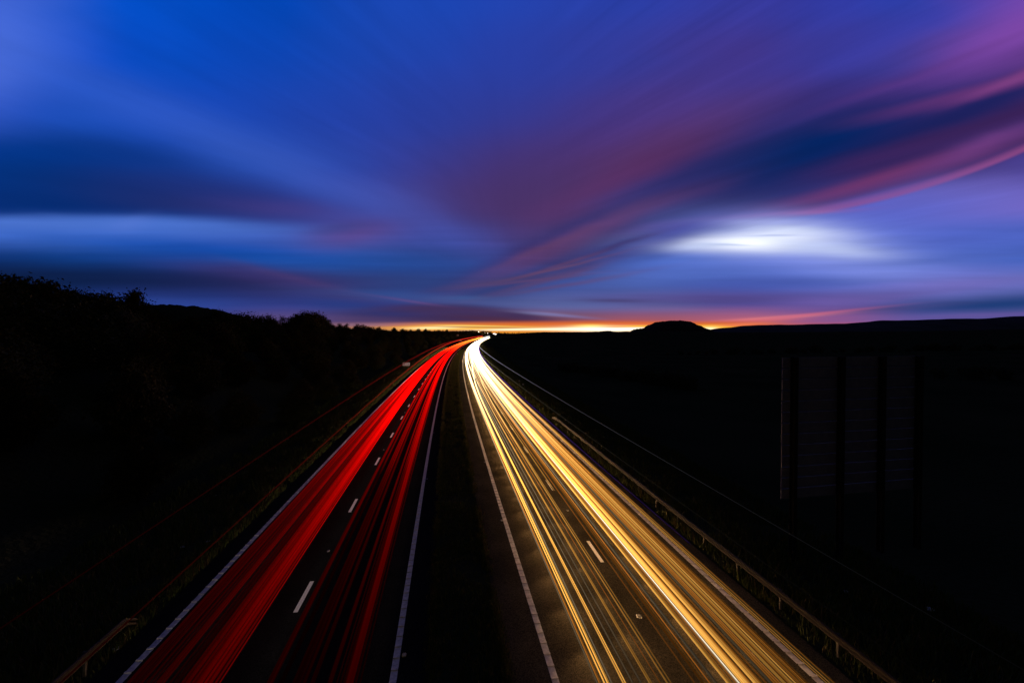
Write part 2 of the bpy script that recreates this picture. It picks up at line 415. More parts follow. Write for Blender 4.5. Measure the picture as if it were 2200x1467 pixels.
def asphalt(name, a, b_, speck):
    m = bpy.data.materials.new(name); m.use_nodes = True; t = m.node_tree; b = t.nodes['Principled BSDF']
    b.inputs['Roughness'].default_value = .9; b.inputs['Specular IOR Level'].default_value = .0
    tcn = t.nodes.new('ShaderNodeTexCoord'); L_ = t.links.new
    v = t.nodes.new('ShaderNodeTexVoronoi'); v.inputs['Scale'].default_value = 42; L_(tcn.outputs['Object'], v.inputs['Vector'])
    n1 = t.nodes.new('ShaderNodeTexNoise'); n1.inputs['Scale'].default_value = .45; n1.inputs['Detail'].default_value = 7; L_(tcn.outputs['Object'], n1.inputs['Vector'])
    n2 = t.nodes.new('ShaderNodeTexNoise'); n2.inputs['Scale'].default_value = 30; n2.inputs['Detail'].default_value = 2; L_(tcn.outputs['Object'], n2.inputs['Vector'])
    r1 = t.nodes.new('ShaderNodeValToRGB'); r1.color_ramp.elements[0].color = (*a, 1); r1.color_ramp.elements[1].color = (*b_, 1)
    r1.color_ramp.elements[0].position = .35; r1.color_ramp.elements[1].position = .65
    L_(n1.outputs['Fac'], r1.inputs[0])
    r2 = t.nodes.new('ShaderNodeValToRGB'); r2.color_ramp.elements[0].position = .0; r2.color_ramp.elements[1].position = 1.0
    r2.color_ramp.elements[0].color = (.25, .25, .25, 1); r2.color_ramp.elements[1].color = (speck, speck, speck, 1)
    L_(v.outputs['Color'], r2.inputs[0])
    mx = t.nodes.new('ShaderNodeMix'); mx.data_type = 'RGBA'; mx.blend_type = 'MULTIPLY'; mx.inputs[0].default_value = 1
    L_(r1.outputs[0], mx.inputs[6]); L_(r2.outputs[0], mx.inputs[7]); L_(mx.outputs[2], b.inputs['Base Color'])
    bp = t.nodes.new('ShaderNodeBump'); bp.inputs['Distance'].default_value = .012; L_(n2.outputs['Fac'], bp.inputs['Height']); L_(bp.outputs[0], b.inputs['Normal'])
    return m
M = dict(
    ground=material('grass soil', (.024, .031, .014), 1.0, (.05, (.044, .047, .022)), (3, .2), 0),
    field=material('field', (.006, .008, .004), 1.0, (.02, (.012, .011, .006), (1, .3, 1)), None, 0),
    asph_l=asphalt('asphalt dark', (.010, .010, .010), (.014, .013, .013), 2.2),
    asph_r=asphalt('asphalt warm lit', (.034, .029, .022), (.052, .044, .034), 1.9),  # paler, browner asphalt: warm headlamp light put into the colour
    paint=material('road paint', (.50, .47, .49), .7, (9, (.72, .68, .70)), (60, .004), .1),
    rib=material('raised paint rib', (.66, .63, .62), .6, (14, (.80, .78, .76)), None, .3),
    grass=material('grass blade', (.05, .075, .018), .9, (2.0, (.10, .12, .03)), None, .1, 0, 'Object'),
    dry=material('dry grass blade', (.10, .08, .035), .9, (2.0, (.16, .11, .05)), None, .1),
    leaf=material('leaf', (.035, .040, .014), .9, (1.5, (.065, .060, .022)), None, .05),
    bark=material('bark', (.016, .012, .008), .95, (5, (.03, .022, .014)), (12, .03), .1),
    steel=material('weathered steel', (.026, .017, .010), .8, (5, (.045, .030, .018)), (30, .002), .2, .1),
    post=material('steel post', (.10, .09, .07), .7, (7, (.16, .14, .12)), None, .2, 0),
    signback=material('sign sheet', (.16, .17, .25), .6, (3, (.21, .22, .30)), None, .1, 0),
    signpost=material('sign upright', (.012, .012, .012), .7, (3, (.02, .019, .018)), None, .2, .3),
    signwhite=material('sign face', (.55, .53, .58), .5, (3, (.65, .62, .66)), None, .3),
    signdark=material('sign legend', (.02, .02, .05), .6, (3, (.03, .03, .06)), None, .3),
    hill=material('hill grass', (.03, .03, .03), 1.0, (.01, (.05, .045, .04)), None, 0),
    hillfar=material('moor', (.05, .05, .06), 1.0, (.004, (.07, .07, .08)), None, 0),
    wood=material('woodland', (.03, .035, .018), 1.0, (.05, (.05, .05, .025)), None, 0),
    litter=material('litter paper', (.5, .48, .45), .7, (9, (.7, .66, .6)), None, .3),
    drain=material('dark leaves', (.012, .010, .008), .9, (9, (.03, .022, .015)), None, .2),
    studbody=material('stud casting', (.05, .05, .05), .5, (20, (.12, .11, .1)), None, .5, .6),
    amber=material('amber reflector', (.55, .38, .05), .4, (30, (.6, .42, .08)), None, .5),
    cabinet=material('pale cabinet', (.10, .16, .20), .6, (3, (.14, .2, .24)), None, .3),
    trail=emitter('lamp light'),
    lamp=emitter('distant lamp', (1.0, .74, .42), 6.0),
    lampw=emitter('distant white lamp', (1.0, .86, .72), 3.0),
)

# ------------------------------------------------------------------ the road's plan
def slope(Y): return -.024 - .124*math.exp(-(max(Y, 0)/300.0)**1.3)
_tab = [-1.10-(-.148)*12.9*1.0]
for i in range(0, 4000): _tab.append(_tab[-1]+slope(i+.5))
_tab = [v for v in _tab]
_fix = -1.10-(_tab[12]+(_tab[13]-_tab[12])*.9)
def C(Y):
    if Y < 0: return _tab[0]+_fix+Y*(-.148)
    i = int(Y)
    if i >= 3999: return _tab[3999]+_fix+(Y-3999)*slope(4000)
    return _tab[i]+(_tab[i+1]-_tab[i])*(Y-i)+_fix
def road(Y, o, z=0.0):
    """point at distance Y along the road, offset o to the right of the central reservation's middle"""
    m = slope(Y) if Y > 0 else -.148; l = math.hypot(1, m)
    return Vector((C(Y)+o/l, Y-o*m/l, z))
def heading(Y): return -math.atan(slope(max(Y, 0)))
def geo(a, b, n, p=2.2): return [a+(b-a)*(i/(n-1))**p for i in range(n)]
LL, LM, LR_, RL, RM, RR = -9.88, -6.03, -2.27, 2.27, 5.85, 9.62

# ------------------------------------------------------------------ ground
def bank(o, Y):
    if -14.0 < o < 12.5: return -.06
    if o <= -14.0:
        t = min(1, (-o-14)/24.0); h = 6.8*t*t*(3-2*t)
        if Y > 900: h *= max(.25, 1-(Y-900)/1600)
        if o < -60: h += (-60-o)*.02 if o > -400 else 6.8
        return h-.06
    t = min(1, (o-12.5)/20.0); h = -2.6*t*t*(3-2*t)
    return h-.06
def far_rise(Y):
    if Y < 1250: return 0
    return min(5.5, (Y-1250)/60.0)
def terrain(x_off, Y):
    n = noise.noise(Vector((x_off*.06, Y*.06, 0)))*.5
    amp = 0 if -13 < x_off < 12 else min(1.0, (abs(x_off)-12)/10)
    return bank(x_off, Y)+n*amp*.7+far_rise(Y)
offs = [-9000, -4000, -2000, -1000, -500, -250, -140, -90, -70, -60] + [-54+2*i for i in range(20)] + [-13.9, -13, -8, -4, 0, 4, 8, 12] \
     + [12.6+1.6*i for i in range(16)] + [40, 46, 56, 70, 90, 130, 200, 320, 500, 900, 1600, 3000, 6000, 12000]
ys = [-60, -40, -25, -15]+[-8+4*i for i in range(70)]+[275+12*i for i in range(28)]+[640, 700, 780, 880, 1000, 1150, 1250, 1350, 1500, 1650, 1900, 2400, 3500, 6000, 11000, 20000]
g = MB(); nn = len(offs)
for Y in ys:
    for o in offs:
        p = road(Y, o) if abs(o) < 60 else Vector((C(Y)+o, Y-(-.148 if Y < 200 else slope(Y))*math.copysign(60, o), 0))
        g.v.append((p.x, p.y, terrain(o, Y)))
for i in range(len(ys)-1):
    for j in range(nn-1):
        a = i*nn+j; g.f.append((a, a+1, a+1+nn, a+nn))
go = g.build('ground', M['ground'], smooth_=True); tag(go, kind='structure')

def strip(name, o0, o1, y0, y1, z, mat, n=220, p=2.2):
    b = MB(); Ys = geo(y0, y1, n, p)
    b.rings([[road(Y, o0, z), road(Y, o1, z)] for Y in Ys], close=False)
    b.f = [tuple(reversed(f)) for f in b.f]
    return b.build(name, mat)
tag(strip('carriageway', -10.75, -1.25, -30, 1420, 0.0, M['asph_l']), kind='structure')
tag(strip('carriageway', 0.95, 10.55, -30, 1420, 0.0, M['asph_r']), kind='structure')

# painted edge lines with raised ribs; each line is a thing of the road surface
def edge_line(o, label, ribs_to=150.0):
    """one continuous painted sheet that steps up 10 mm at each raised rib"""
    b = MB(); rows = [(-10, .004)]; Y = 6.0
    while Y < ribs_to:
        rows += [(Y-.032, .004), (Y-.030, .030), (Y+.030, .030), (Y+.032, .004)]; Y += .495
    Y = ribs_to
    while Y < 1350: rows.append((Y, .004)); Y += 3+Y*.02
    b.rings([[road(Y, o-.10, z), road(Y, o+.10, z)] for Y, z in rows], close=False)
    b.f = [tuple(reversed(f)) for f in b.f]
    tag(b.build('edge_line', M['paint']), label, 'road marking')
edge_line(LL, 'pale ribbed edge line along the verge side of the red-streaked carriageway')
edge_line(LR_, 'bluish ribbed edge line between the dark overtaking lane and the central grass')
edge_line(RL, 'lilac ribbed edge line on the central grass side of the golden carriageway')
edge_line(RR, 'ribbed edge line under the outermost golden streaks beside the steel barrier')

# lane dashes, nine metre module
def dash(Y, o, label, grp):
    b = MB(); n = 4
    b.rings([[road(Y-1+2*i/n, o-.075, .004), road(Y-1+2*i/n, o+.075, .004)] for i in range(n+1)], close=False)
    b.f = [tuple(reversed(f)) for f in b.f]
    tag(b.build('lane_dash', M['rib']), label, 'lane marking', grp)
ORD = ['nearest', 'second', 'third', 'fourth', 'fifth', 'sixth', 'seventh', 'eighth', 'ninth', 'tenth', 'eleventh', 'twelfth', 'thirteenth', 'fourteenth', 'fifteenth', 'sixteenth']
for i in range(34):
    Y = 17.7+8.95*i
    lb = 'white lane dash on the dark left carriageway, %s from the camera' % ORD[i] if i < 16 else 'tiny far-off white lane dash between the red streaks'
    dash(Y, LM, lb, 'lane dashes of the red-streaked carriageway')
for i in range(30):
    Y = 19.5+8.95*i
    lb = 'pinkish lane dash between the golden streaks, %s from the camera' % ORD[i] if i < 12 else 'tiny far-off lane dash between the golden streaks'
    dash(Y, RM, lb, 'lane dashes of the golden-streaked carriageway')

# ------------------------------------------------------------------ light trails: what the lamps of passing vehicles drew in the exposure, as glowing strands in mid-air
GW = (1.0, .47, .085); GO = (1.0, .35, .048); GG = (.62, .50, .32); WH = (1.0, .84, .62)
RD = (1.0, .0015, .0008); OR = (1.0, .10, .02)
def trail(name, k, z, width, bright, color, label, grp, nf=4, y0=5.0, y1=1330.0, drift=None, p=1.25, cap=9.0, start=None, whiten=1.0, rr=.016, zs=.05, gr=55.0):
    o = k*(CAMH-z)-.79
    b = MB(); rnd = random.Random(int(k*1000)+int(z*10))
    for j in range(nf):
        oo = o+(0 if nf == 1 else (j/(nf-1)-.5)*width)
        zz = z+rnd.uniform(-zs, zs); r = rr*rnd.uniform(.7, 1.25)
        br = bright*(1 if nf == 1 else rnd.uniform(.6, 1.2) if color[1] < .2 else rnd.choice([.3, .6, .9, 1.25, 1.6]))
        wob = rnd.uniform(0, 6.28); Ys = geo(y0, y1, 86, 2.3); rg = []; cs = []
        for Y in Ys:
            dd = 0
            if drift:
                t = min(1, max(0, (Y-drift[1])/(drift[2]-drift[1]))); dd = drift[0]*t*t*(3-2*t)
            dd += .035*math.sin(Y*.018+wob)
            grow = r*(1+(Y/gr)**1.25)
            c = road(Y, oo+dd, zz); hd = heading(Y); ax = Vector((math.cos(hd), math.sin(hd), 0))
            rg.append([c-ax*grow, c-Vector((0, 0, grow*.8)), c+ax*grow, c+Vector((0, 0, grow*.8))])
            I = br*(max(Y, 5)/14.0)**p
            if start: 
                t = min(1, max(0, (Y-start[0]+1)/2)); I *= start[1]+(1-start[1])*t
            I = cap*I/(cap+I)
            tw = min(1, max(0, (Y-32)/110.0))*whiten; td = min(1, max(0, (Y-220)/520.0)) if color == RD else 0
            cs.append(tuple((x*(1-tw-td)+w_*tw+d_*td)*I for x, w_, d_ in zip(color, (1.0, .80, .46), (1.0, .30, .03))))
        b.rings(rg, cols=cs)
    o_ = b.build(name, M['trail']); tag(o_, label, 'light trail', grp); return o_
gG = 'golden headlight trails on the right-hand carriageway'; gR = 'red tail-light trails on the left-hand carriageway'
FASTW = [ # k, width, brightness, colour, filaments, drift
 (.426, .02, .16, GG, 1, None, 'thin grey-gold'), (.438, .05, .36, GO, 3, None, 'orange'), (.455, .07, .85, GW, 4, None, 'thick bright golden'),
 (.470, .0, .20, GG, 1, None, 'dull grey'), (.502, .04, .62, GW, 3, (1.6, 60, 170), 'lone bright golden'), (.530, .02, .11, GG, 1, None, 'faint grey'),
 (.552, .0, .09, GG, 1, (.8, 60, 150), 'fainter grey'), (.583, .05, .36, GW, 3, (-.9, 70, 190), 'middling golden'), (.603, .0, .14, GO, 1, None, 'faint orange'),
 (.632, .05, .26, GW, 3, (1.3, 50, 160), 'softly golden'), (.645, .0, .12, GO, 1, None, 'hair-thin orange'),
 (.677, .02, .13, GW, 2, None, 'white kinked', (25.5, .0)), (.700, .0, .10, GO, 1, None, 'barely visible orange'),
 (.735, .12, .20, GO, 6, None, 'broad dim orange'), (.768, .05, .17, GG, 3, None, 'greenish grey')]
SLOWW = [(.800, .10, 1.0, GW, 5), (.817, .05, .40, GO, 3), (.830, .04, .85, WH, 2), (.846, .12, 1.0, GW, 6), (.862, .07, .45, GO, 4),
 (.876, .10, .95, GW, 5), (.889, .06, .40, GO, 4), (.902, .08, .22, GO, 4), (.916, .06, .12, GG, 3), (.930, .06, .18, GO, 3), (.943, .08, .30, GO, 4),
 (.957, .08, .38, GW, 4), (.971, .08, .30, GO, 4), (.985, .10, .42, GW, 5), (1.000, .09, .32, GO, 4), (1.013, .09, .36, GO, 4), (1.026, .07, .24, GO, 4),
 (1.086, .05, .30, GW, 3), (1.100, .05, .20, GO, 3)]
NUM = ['first', 'second', 'third', 'fourth', 'fifth', 'sixth', 'seventh', 'eighth', 'ninth', 'tenth', 'eleventh', 'twelfth', 'thirteenth',
       'fourteenth', 'fifteenth', 'sixteenth', 'seventeenth', 'eighteenth', 'nineteenth', 'twentieth', 'twenty-first', 'twenty-second', 'twenty-third', 'twenty-fourth']
for i, (k, w, br, c, nf, dr, ds, *st_) in enumerate(FASTW):
    trail('headlight_trail', k, .66, w, br, c, '%s headlight streak, %s from the central grass, over the overtaking lane' % (ds, NUM[i]), gG, nf, drift=dr, p=1.5, start=st_[0] if st_ else None, y0=st_[0][0] if st_ else 5.0)
DSC = {GW: 'bright golden', GO: 'orange', GG: 'dull grey', WH: 'white-hot thin'}
for i, (k, w, br, c, nf) in enumerate(SLOWW):
    trail('headlight_trail', k, .66, w, br, c, '%s headlight streak in the dense nearside band, %s from its left edge' % (DSC[c], NUM[i]), gG, nf, p=1.4, rr=.018)
# high marker lamps of lorries
gP = 'pale marker lamp lines over the right verge'; gRm = 'red marker lamp lines above the left verge'
trail('thin_light_trail', 1.72, 4.15, .0, .012, (.80, .78, .92), 'thin pale line of lorry marker lamps, the upper one crossing the right verge', gP, 1, y0=5, p=2.2, cap=1.6, rr=.012, whiten=0)
trail('thin_light_trail', 1.375, 4.3, .0, .009, (.95, .80, .62), 'thin pale line of lorry marker lamps, the lower one nearer the barrier', gP, 1, y0=5, p=2.2, cap=1.4, rr=.011, whiten=0)
trail('thin_light_trail', 1.155, .85, .0, .02, (.20, .05, 1.0), 'thin violet streak along the outer edge of the golden band', None, 1, y0=18, y1=320, p=1.8, cap=1.6, rr=.018, whiten=0)  # low violet glowing strand along the road edge
# tail lights
SLOWR = [(-.900, .05, .40, 2), (-.884, .05, .30, 2), (-.866, .06, .45, 3), (-.845, .05, .30, 2), (-.826, .06, .42, 3), (-.806, .08, .70, 3), (-.785, .05, .22, 2), (-.765, .05, .28, 2),
 (-.746, .07, .55, 3), (-.730, .10, .95, 4), (-.713, .10, 1.1, 4), (-.697, .12, 1.3, 5), (-.682, .12, 1.6, 5), (-.668, .09, 1.2, 4), (-.656, .06, 1.3, 3), (-.645, .0, 2.4, 1)]
FASTR = [(-.505, .03, .30, 3, None), (-.498, .06, .42, 3, None), (-.468, .05, .25, 3, (31, .2)), (-.425, .14, .40, 6, (30, .45)), (-.402, .14, .50, 6, (30, .45)),
 (-.382, .08, .25, 4, None), (-.330, .07, .45, 4, None), (-.296, .14, .7, 6, (30.5, .5)), (-.274, .12, .95, 6, None), (-.252, .08, .45, 4, (30, .6))]
for i, (k, w, br, nf) in enumerate(SLOWR):
    trail('taillight_trail', k, .80, w, br*.052, RD, 'red tail-light streak over the nearside lane, %s from the left edge line' % NUM[i], gR, nf, p=2.5, cap=3.0, rr=.018, whiten=0, gr=40.0)
for i, (k, w, br, nf, st) in enumerate(FASTR):
    trail('taillight_trail', k, .80, w, br*.036, RD, 'red tail-light streak over the overtaking lane, %s right of the lane dashes' % NUM[i], gR, nf, p=2.45, cap=2.6, start=st, rr=.018, whiten=0, gr=75.0)
trail('thin_light_trail', -1.485, 4.1, .0, .010, (1.0, .02, .02), 'thin red line of lorry marker lamps, the upper one above the left verge', gRm, 1, y0=5, p=2.0, cap=.42, rr=.014, whiten=0)
trail('thin_light_trail', -1.097, 4.2, .0, .026, (1.0, .05, .02), 'thin orange-red line of lorry marker lamps, the lower one above the left verge', gRm, 1, y0=5, p=2.1, cap=1.0, rr=.018, whiten=0)

# lights added to brighten road and verges: spots and strips at headlamp height
def fill_spot(Y, o, away, power, color, dip=1.0, size=105):
    l = bpy.data.lights.new('road_fill_spot', 'SPOT'); l.energy = power; l.color = color; l.spot_size = R(size); l.spot_blend = 1.0; l.shadow_soft_size = .10
    ob = bpy.data.objects.new('road_fill_spot', l); COL.objects.link(ob); ob.location = road(Y, o, .52)
    m = slope(Y); d = Vector((m, 1, 0)).normalized()*(1 if away else -1); d.z = -math.tan(R(dip)); ob.rotation_euler = d.to_track_quat('-Z', 'Y').to_euler()
def fill_strip(Y0, Y1, o, power, color, w=.5):
    """an added strip light facing down, brightening one stretch of road and its markings"""
    l = bpy.data.lights.new('road_fill_strip', 'AREA'); l.shape = 'RECTANGLE'; l.energy = power*(Y1-Y0); l.color = color; l.size = w; l.size_y = Y1-Y0+.2
    ob = bpy.data.objects.new('road_fill_strip', l); COL.objects.link(ob); ob.location = road((Y0+Y1)/2, o, .50); ob.rotation_euler = (0, 0, heading((Y0+Y1)/2))
Y = 5.0; n_ = 0
while Y < 330:
    st = 2.2 if Y < 45 else Y*.06
    for j, o in enumerate((3.4, 4.9, 7.0, 8.6)): fill_spot(Y+j*st*.25, o, False, 230.0*st/6*(1.0+Y/30.0), (1.0, .56, .22))
    for j, o in enumerate((-8.9, -7.6)): fill_spot(Y+1+j*st*.5, o, True, (26, 30)[j]*st/4*(1+Y/12.0), (1.0, .80, .60), dip=-4, size=75)
    Y += st; n_ += 1
Y = 4.0
while Y < 200:
    st = 12 if Y < 60 else 30
    for o in (3.7, 5.0): fill_strip(Y, Y+st, o, 2.4*(1+Y/60), (1.0, .56, .22))
    for o in (7.2, 8.7): fill_strip(Y, Y+st, o, 2.8*(1+Y/60), (1.0, .56, .22))
    for o, pw in ((-6.0, .32), (-2.9, .16), (-8.6, .12)): fill_strip(Y, Y+st, o, pw*(1+Y/50), (1.0, .82, .66), .3)  # weak strips added over the left lane, its dashes and edge line
    Y += st

# ------------------------------------------------------------------ crash barriers
def sweep(prof, pts, hd):
    b = MB(); rg = []
    for p, h, sc_ in pts:
        ax = Vector((math.cos(h), math.sin(h), 0)); rg.append([p+ax*x+Vector((0, 0, z*sc_)) for x, z in prof])
    b.rings(rg, close=True); return b
WB = [(-.04, .0), (-.09, .04), (-.09, .09), (-.03, .14), (-.03, .18), (-.09, .23), (-.09, .28), (-.04, .32), (-.01, .32), (-.05, .27), (-.05, .24), (.0, .19), (.0, .13), (-.05, .08), (-.05, .05), (-.01, .0)]
WB = [(x, z*.8) for x, z in WB]
def barrier(side, o, y_near, y_end, ramp, label, z0=.44):
    e = empty('crash_barrier', road(y_near, o, 0)); inv = Matrix.Translation(-Vector(e.location))
    tag(e, label, 'crash barrier')
    pts = []; Y = y_near
    while Y <= y_end+.01:
        t = max(0, (Y-(y_end-ramp))/ramp) if ramp else 0
        p = road(Y, o, z0*(1-t*t)+.02*t*t); pts.append((p, heading(Y), 1.0)); Y += .5
    prof = [(side*-x if side > 0 else x*-1, z) for x, z in WB] if side > 0 else [(-x, z) for x, z in WB]
    prof = [(x if side > 0 else -x, z) for x, z in WB]
    r_ = sweep(prof, pts, None).build('rail', M['steel'], e); r_.matrix_parent_inverse = inv
    Y = y_near+.9; first = None
    while Y < y_end-ramp*.4:
        b = MB(); Mx = Matrix.Translation(road(Y, o+side*.06, -.3)) @ Matrix.Rotation(heading(Y), 4, 'Z')
        b.box(-.035, .035, -.012, .012, 0, .98-.0, Mx); b.box(-.035, -.028, -.04, .04, 0, .975, Mx); b.box(.028, .035, -.04, .04, 0, .975, Mx)
        q = b.build('post', M['post'], e); q.matrix_parent_inverse = inv
        Y += 2.4
barrier(1, 10.98, 4.0, 50.0, 3.0, 'long steel crash barrier on posts beside the golden carriageway')
barrier(-1, -11.0, 4.0, 16.6, .8, 'short end of a steel crash barrier in the bottom left corner')

# ------------------------------------------------------------------ big direction sign seen from behind
def big_sign():
    h = heading(20); e = empty('direction_sign', (11.75, 19.75, -.15), h+R(3)); tag(e, 'large dark road sign seen from behind on four uprights in the right-hand field', 'road sign')
    W_, z0, z1, n = 7.4, 2.70, 8.92, 13
    for i in range(n):
        za = z0+(z1-z0)*i/n; zb = z0+(z1-z0)*(i+1)/n
        b = MB(); b.box(0, W_, .0, .03, za+.02, zb-.02); b.build('sign_plank', M['signback'], e)
    for x in (.45, 2.87, 5.07, 7.15):
        b = MB(); b.box(x-.09, x+.09, -.30, -.27, 0, z1); b.box(x-.09, x+.09, -.085, -.055, 0, z1); b.box(x-.012, x+.012, -.27, -.085, 0, z1)
        up = b.build('upright', M['signpost'], e)
        for i in range(n):
            zb = z0+(z1-z0)*(i+1)/n-.04
            c = MB(); c.box(x+.10, x+.20, -.07, -.038, zb-.02, zb+.02); c.build('clip', M['post'], up)
    return e
big_sign()
# small white sign on the left verge
e = empty('verge_sign', road(121, -12.6, -.05), heading(120)); tag(e, 'small white rectangular sign on two posts on the left verge beside the red streaks', 'road sign')
b = MB()
def rrect(w, h, r, y0, y1, zc):
    pts = []
    for cx, cz, a0 in ((w/2-r, h/2-r, 0), (-w/2+r, h/2-r, 90), (-w/2+r, -h/2+r, 180), (w/2-r, -h/2+r, 270)):
        for k in range(5): a = R(a0+k*22.5); pts.append((cx+r*math.cos(a), zc+cz+r*math.sin(a)))
    b.rings([[Vector((x, y0, z)) for x, z in pts], [Vector((x, y1, z)) for x, z in pts]])
rrect(1.85, .80, .14, 0, .03, 1.75); f = b.build('sign_face', M['signwhite'], e)
b = MB(); rrect(.46, .10, .03, -.012, -.004, 1.68); b.v = [(x-.48, y, z) for x, y, z in b.v]; b.build('legend', M['signdark'], f)
b = MB(); b.rings([[Vector((x, y, z)) for x, z in ((.42, 1.60), (.58, 1.60), (.74, 1.86), (.60, 1.84), (.58, 1.72), (.44, 1.72))] for y in (-.012, -.004)]); b.build('arrow', M['signdark'], f)
for x in (-.55, .55):
    b = MB(); b.tube([(x, .06, -.2), (x, .06, 2.0)], [.04, .04], 8); b.build('post', M['post'], e)
# far small signs and marker posts
def marker(loc, w, h, zc, label, mat='signwhite', hd=0):
    e = empty('marker_sign', loc, hd); tag(e, label, 'road sign')
    b = MB(); b.box(-w/2, w/2, 0, .03, zc-h/2, zc+h/2); b.build('sign_face', M[mat], e)
    b = MB(); b.tube([(0, .05, -.3), (0, .05, zc)], [.035, .03], 6); b.build('post', M['post'], e)
marker(road(470, -12.5, -.05), 2.6, 1.2, 2.2, 'tiny white sign beside the far bend of the red streaks', hd=heading(470))
marker(road(560, -22, 1.0), 2.6, 2.0, 6.5, 'tiny pale sign high on the wooded bank above the far bend', hd=heading(560))
marker(road(900, -12.5, -.05), 3.0, 2.0, 2.4, 'tiny white sign where the red streaks fade out', hd=heading(900))
marker(road(196, -.3, -.05), .22, .55, 1.0, 'slim pale marker post in the central grass near the bend', 'amber', heading(196))
marker(road(86, 12.6, -.1), .28, .22, .75, 'small white marker by the right verge, farther of two', hd=heading(86))
marker(road(80, 12.4, -.1), .34, .26, .75, 'small white marker by the right verge, nearer of two', hd=heading(80))

# ------------------------------------------------------------------ studs and litter
def stud(Y, o, label, s=1.0, mat='studbody', lens='litter'):
    e = empty('road_stud', road(Y, o, .002), heading(Y)); tag(e, label, 'road stud', 'reflecting road studs')
    b = MB(); b.rings([[Vector((.07*s*x, .10*s*y, z)) for x, y in ((-1, -.6), (-.6, -1), (.6, -1), (1, -.6), (1, .6), (.6, 1), (-.6, 1), (-1, .6))] for z in (0, .012)]
                      +[[Vector((.05*s*x, .07*s*y, .028*s)) for x, y in ((-1, -.6), (-.6, -1), (.6, -1), (1, -.6), (1, .6), (.6, 1), (-.6, 1), (-1, .6))]])
    b.build('casting', M[mat], e)
    for x in (-.025*s, .025*s):
        b = MB(); b.box(x-.014*s, x+.014*s, -.10*s, -.072*s, .006, .026*s); b.build('reflector', M[lens], e)
stud(14.75, RM-.02, 'large metal road stud casting a shadow between the golden streaks', 1.25)
stud(24.2, RM+.02, 'road stud where a golden streak bends on the lane line', 1.0)
stud(21.2, LM, 'lone bright road stud between the two nearest left lane dashes', .9)
stud(39.0, LM, 'second road stud along the left lane line', .9)
stud(57.0, LM, 'third and farthest road stud along the left lane line', .9)
stud(25.8, 4.15, 'small bright stud under the leftmost golden streaks', .7)
for i, Y in enumerate((23.4, 34.2, 52.5)): stud(Y, RL-.17, ['nearest stud against the lilac edge line', 'second stud against the lilac edge line', 'third stud against the lilac edge line'][i], 1.0)
stud(14.0, LR_+.22, 'yellow stud beside the bluish edge line at the bottom', .9, 'amber', 'amber')
for i, Y in enumerate((30.8, 45.0, 62.0)): stud(Y, LR_+.2, ['stud right of the bluish edge line, nearest of three', 'stud right of the bluish edge line, middle of three', 'stud right of the bluish edge line, farthest of three'][i], .8)
def crumple(name, loc, s, label, mat, seed, cat='litter', grp=None):
    rnd = random.Random(seed); bm = MB(); rg = []
    for i in range(6):
        t = i/5; r = s*math.sin(math.pi*(t*.84+.08))
        rg.append([Vector((loc[0]+r*math.cos(a)*rnd.uniform(.6, 1.25), loc[1]+r*math.sin(a)*rnd.uniform(.6, 1.25), loc[2]+s*.7*t+rnd.uniform(-.1, .1)*s)) for a in [k*math.pi/4 for k in range(8)]])
    bm.rings(rg); tag(bm.build(name, M[mat]), label, cat, grp)
for i, (Y, o, s, lb) in enumerate([(23.0, -11.9, .10, 'crumpled white litter on the left verge grass, right-hand of two'), (22.6, -12.8, .11, 'crumpled white litter on the left verge grass, left-hand of two'),
        (15.55, -10.95, .10, 'pale crumpled litter by the short left barrier'), (29.5, -14.6, .06, 'small pale scrap far up the left verge'), (15.2, 14.4, .10, 'pale crumpled litter on the dark slope by the big sign'),
        (14.1, 16.8, .14, 'torn pale bag low in the dark field')]):
    p = road(Y, o, 0); p.z = (bank(o, Y) if abs(o) > 12 else -.05)+.01; crumple('litter', p, s, lb, 'litter', i)
for i in range(16):
    Y = random.uniform(17, 29); o = 1.3+random.uniform(-.18, .25); crumple('leaf_clump', road(Y, o, .002), random.uniform(.02, .06), 'dark clump of dead leaves on the hard strip by the central grass', 'drain', 50+i, 'debris', 'dead leaves on the hard strip')
e = empty('cabinet', road(15.5, -19.5, 0)+Vector((0, 0, bank(-19.5, 15))), R(10)); tag(e, 'pale blue-grey marker cabinet on the dark left bank', 'cabinet')
b = MB(); b.box(-.16, .16, -.12, .12, 0, .62); b.build('body', M['cabinet'], e); b = MB(); b.box(-.19, .19, -.15, .15, .622, .66); b.build('lid', M['cabinet'], e)

# ------------------------------------------------------------------ grass
def grass(name, spots, mat, label, hmin, hmax, w=.012):
    v = []; f = []
    for (p, s) in spots:
        a = random.uniform(0, 6.283); h = random.uniform(hmin, hmax)*s; ww = w*s*random.uniform(.7, 1.4)
        dx, dy = math.cos(a), math.sin(a); ln = random.uniform(.1, .6)*h; b0 = random.uniform(0, 6.283)
        lx, ly = math.cos(b0)*ln, math.sin(b0)*ln; n = len(v)
        v += [(p[0]-dx*ww, p[1]-dy*ww, p[2]-.03), (p[0]+dx*ww, p[1]+dy*ww, p[2]-.03), (p[0]+dx*ww*.7+lx*.4, p[1]+dy*ww*.7+ly*.4, p[2]+h*.6), (p[0]-dx*ww*.7+lx*.4, p[1]-dy*ww*.7+ly*.4, p[2]+h*.6), (p[0]+lx, p[1]+ly, p[2]+h)]
        f += [(n, n+1, n+2, n+3), (n+3, n+2, n+4)]
    me = bpy.data.meshes.new(name); me.from_pydata(v, [], f); me.update(); me.materials.append(mat)
    o = bpy.data.objects.new(name, me); COL.objects.link(o); tag(o, label, 'grass', kind='stuff')
